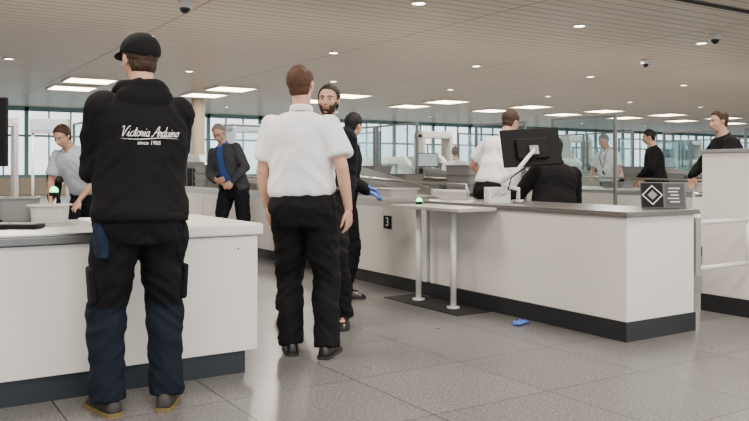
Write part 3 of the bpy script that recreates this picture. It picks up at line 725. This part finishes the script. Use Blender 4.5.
for s in (-1, 1):
    hp = J['hips'][0 if s < 0 else 1]; q = M()
    q.ell((hp.x + s * .095, hp.y - .03, .83), (.03, .07, .10)); q.box((hp.x + s * .08 - .018, hp.y - .09, .74), (hp.x + s * .08 + .018, hp.y + .03, .86))
    oo = q.obj('holster_pocket', mat('navy_pocket', (.012, .020, .042), .85, **cl) if s < 0 else BLK, E); remesh(oo, .009, 3); folds(oo, .008, (12, 12, 12), s)
    kk = J['kn'][0 if s < 0 else 1]; mid = lerp(hp, kk, .72)
    oo = M().obox((mid.x + s * .09, mid.y - .01, mid.z), (.03, .13, .17), Matrix.Rotation(.06 * s, 3, 'Y')).obj('cargo_pocket', BLK, E); remesh(oo, .009, 4)

# P2
person('man in white short-sleeved shirt and black trousers, standing, back turned', at(303, 4.93), -4, 1.84, .0085,
    feet=((-.08, .05, 14), (.15, -.02, -10)), lean=(1, -1, -2), head=(-14, -2, -3), wr=((-.255, .13, .92), (.285, -.02, .90)), pole=((-.5, -1, 0), (.4, -1, 0)),
    top='shirt', tm=SHW, hm=HRED, fat=.012, curl=.4, legw=1.05)
# P3
person('bearded man in dark uniform walking, looking over his shoulder', at(333, 5.92), 178, 1.89, .0085,
    feet=((-.08, .04, 0), (.40, -.33, 12)), pel=(0.11, -.13, .905), lean=(2, -6, 8), head=(-16, -2, 4), wr=((-.22, .1, .92), (.24, .1, .92)), top='sweater', tm=NAVY, skin=SKIN2, hm=HBLK, beard=STUB, sw=.86)
# P4
person('dark haired man in dark clothes wearing blue gloves beside the lane', at(341, 7.2), -75, 1.72, .010, lean=(9, 0, 0), head=(35, 8, 0), wr=((-.15, .28, 1.10), (.15, .22, 1.05)), pole=((-.6, -1, -.5), (.6, -1, -.5)),
    hdir=((.1, 1, -.2), (-.1, 1, -.2)), hn=((0, -.2, -1), (0, -.2, -1)), top='sweater', tm=BLK, hm=HBLK, skin=SKIN, gloves=True)
# P5
person('grey haired man in glasses, grey jacket over blue shirt, leaning', at(234, 10.3), 155, 1.82, .013, lean=(12, 10, 0), head=(10, 18, -4), feet=((-.2, -.1, 10), (.14, .12, -10)),
    wr=((-.16, .22, 1.03), (.04, .26, 1.08)), pole=((-1, -.6, 0), (1, -.5, 0)), hdir=((.8, .5, -.3), (-1, .4, .1)), hn=((0, -1, 0), (0, -1, 0)), top='jacket', tm=JKT, um=BLUE, trm=NAVY, hm=HGRY, hair='receding', glasses=True)
# P6
person('dark haired man in pale shirt leaning forward over the lane', at(88, 8.6), 165, 1.80, .014, lean=(38, 0, 0), head=(0, -8, 0), wr=((-.15, .35, 1.1), (.18, .38, 1.08)),
    hdir=((.2, 1, -.3), (-.2, 1, -.3)), hn=((0, -.2, -1), (0, -.2, -1)), pole=((-1, -.4, -.5), (1, -.4, -.5)), top='shirt', tm=LBLUE, trm=NAVY, hm=HBRN)
person('traveller in dark jacket standing by the lanes', at(56, 21), 160, 1.72, .02, top='jacket', tm=JKT, um=LBLUE, hm=HGRY, hair='receding')
# P8
person('man in white short-sleeved shirt and black trousers, back turned', at(496, 7.95), -30, 1.83, .012, lean=(14, 6, 0), head=(-20, 6, 0), wr=((-.2, .26, 1.1), (.2, .26, 1.08)),
    hdir=((.2, 1, -.3), (-.2, 1, -.3)), hn=((0, -.2, -1), (0, -.2, -1)), pole=((-1, -.4, -.5), (1, -.4, -.5)), top='shirt', tm=SHW, hm=HBRN, fat=.03)
# P9
person('officer in black sweater seated on a high stool behind the desk', (5.36, 5.28), 14, 1.85, .012, feet=((-.14, .30, 8), (.14, .30, -8)), pel=(0, 0, .66), lean=(14, 8, 0), head=(0, 18, 0),
    wr=((-.2, .38, 1.12), (.2, .38, 1.12)), pole=((-1, -.4, -.5), (1, -.4, -.5)), hdir=((.2, 1, -.3), (-.2, 1, -.3)), hn=((0, -.2, -1), (0, -.2, -1)), top='sweater', tm=BLK, hm=HBLK, fat=.02)
st = thing('stool', 'round black swivel stool behind the desk', 'stool', (5.35, 5.26, 0))
M().cyl((0, 0, .41), (0, 0, .47), .17, 28).obj('seat', BLACKP, st, bevel=.015); M().cyl((0, 0, .05), (0, 0, .41), .025).obj('pole', STEEL, st, True); M().cyl((0, 0, 0), (0, 0, .05), .2, 28, .06).obj('base', STEEL, st)
person('grey haired man in white short-sleeved shirt with lanyard', at(612, 13.4), 120, 1.82, .014, lean=(14, 0, 0), head=(5, 12, 0), wr=((-.22, .25, .98), (.2, .28, 1.02)), pole=((-1, -.6, 0), (1, -.6, 0)),
    top='shirt', tm=SHW, hm=HGRY, hair='receding', lanyard=BLACKP, fat=.02)
person('man in black jacket with dark cropped hair standing by the lane', at(657, 12.5), 75, 1.84, .014, lean=(8, 0, 0), head=(0, 8, 0), wr=((-.2, .25, 1.05), (.2, .25, 1.05)), pole=((-1, -.6, 0), (1, -.6, 0)), top='jacket', tm=BLK, hm=HBLK, skin=SKIN2)
person('brown haired man in dark jacket behind the tall white block', at(734, 8.7), 88, 1.86, .012, lean=(13, 0, 0), head=(12, -4, 0), wr=((-.2, .35, 1.15), (.2, .35, 1.15)), pole=((-1, -.6, 0), (1, -.6, 0)),
    top='jacket', tm=BLK, hm=HBRN)
person('officer in white shirt working among the lanes, back turned', at(455, 14.2), -10, 1.62, .016, lean=(8, 0, 0), top='shirt', tm=SHW, hm=HGRY)
person('officer in white shirt standing among the distant lanes', at(418, 22), 30, 1.76, .02, top='shirt', tm=SHW, hm=HBLK)
person('traveller in grey jacket waiting near the windows', at(572, 23), 170, 1.74, .022, top='jacket', tm=JKT, um=LBLUE, hm=HBLK)

# ---------------------------------------------------------------- world, camera
w = D.worlds.new('sky'); SC.world = w; w.use_nodes = True; bg = w.node_tree.nodes['Background']
bg.inputs[0].default_value = (.88, .95, 1, 1); bg.inputs[1].default_value = 2.4
cam = D.cameras.new('camera'); co = D.objects.new('camera', cam); COL.objects.link(co)
cam.sensor_width = 36; cam.lens = F / 749 * 36; cam.shift_y = -40.5 / 749; cam.clip_end = 400
co.location = (0, 0, HC); co.rotation_euler = (math.pi / 2, 0, -CA); SC.camera = co
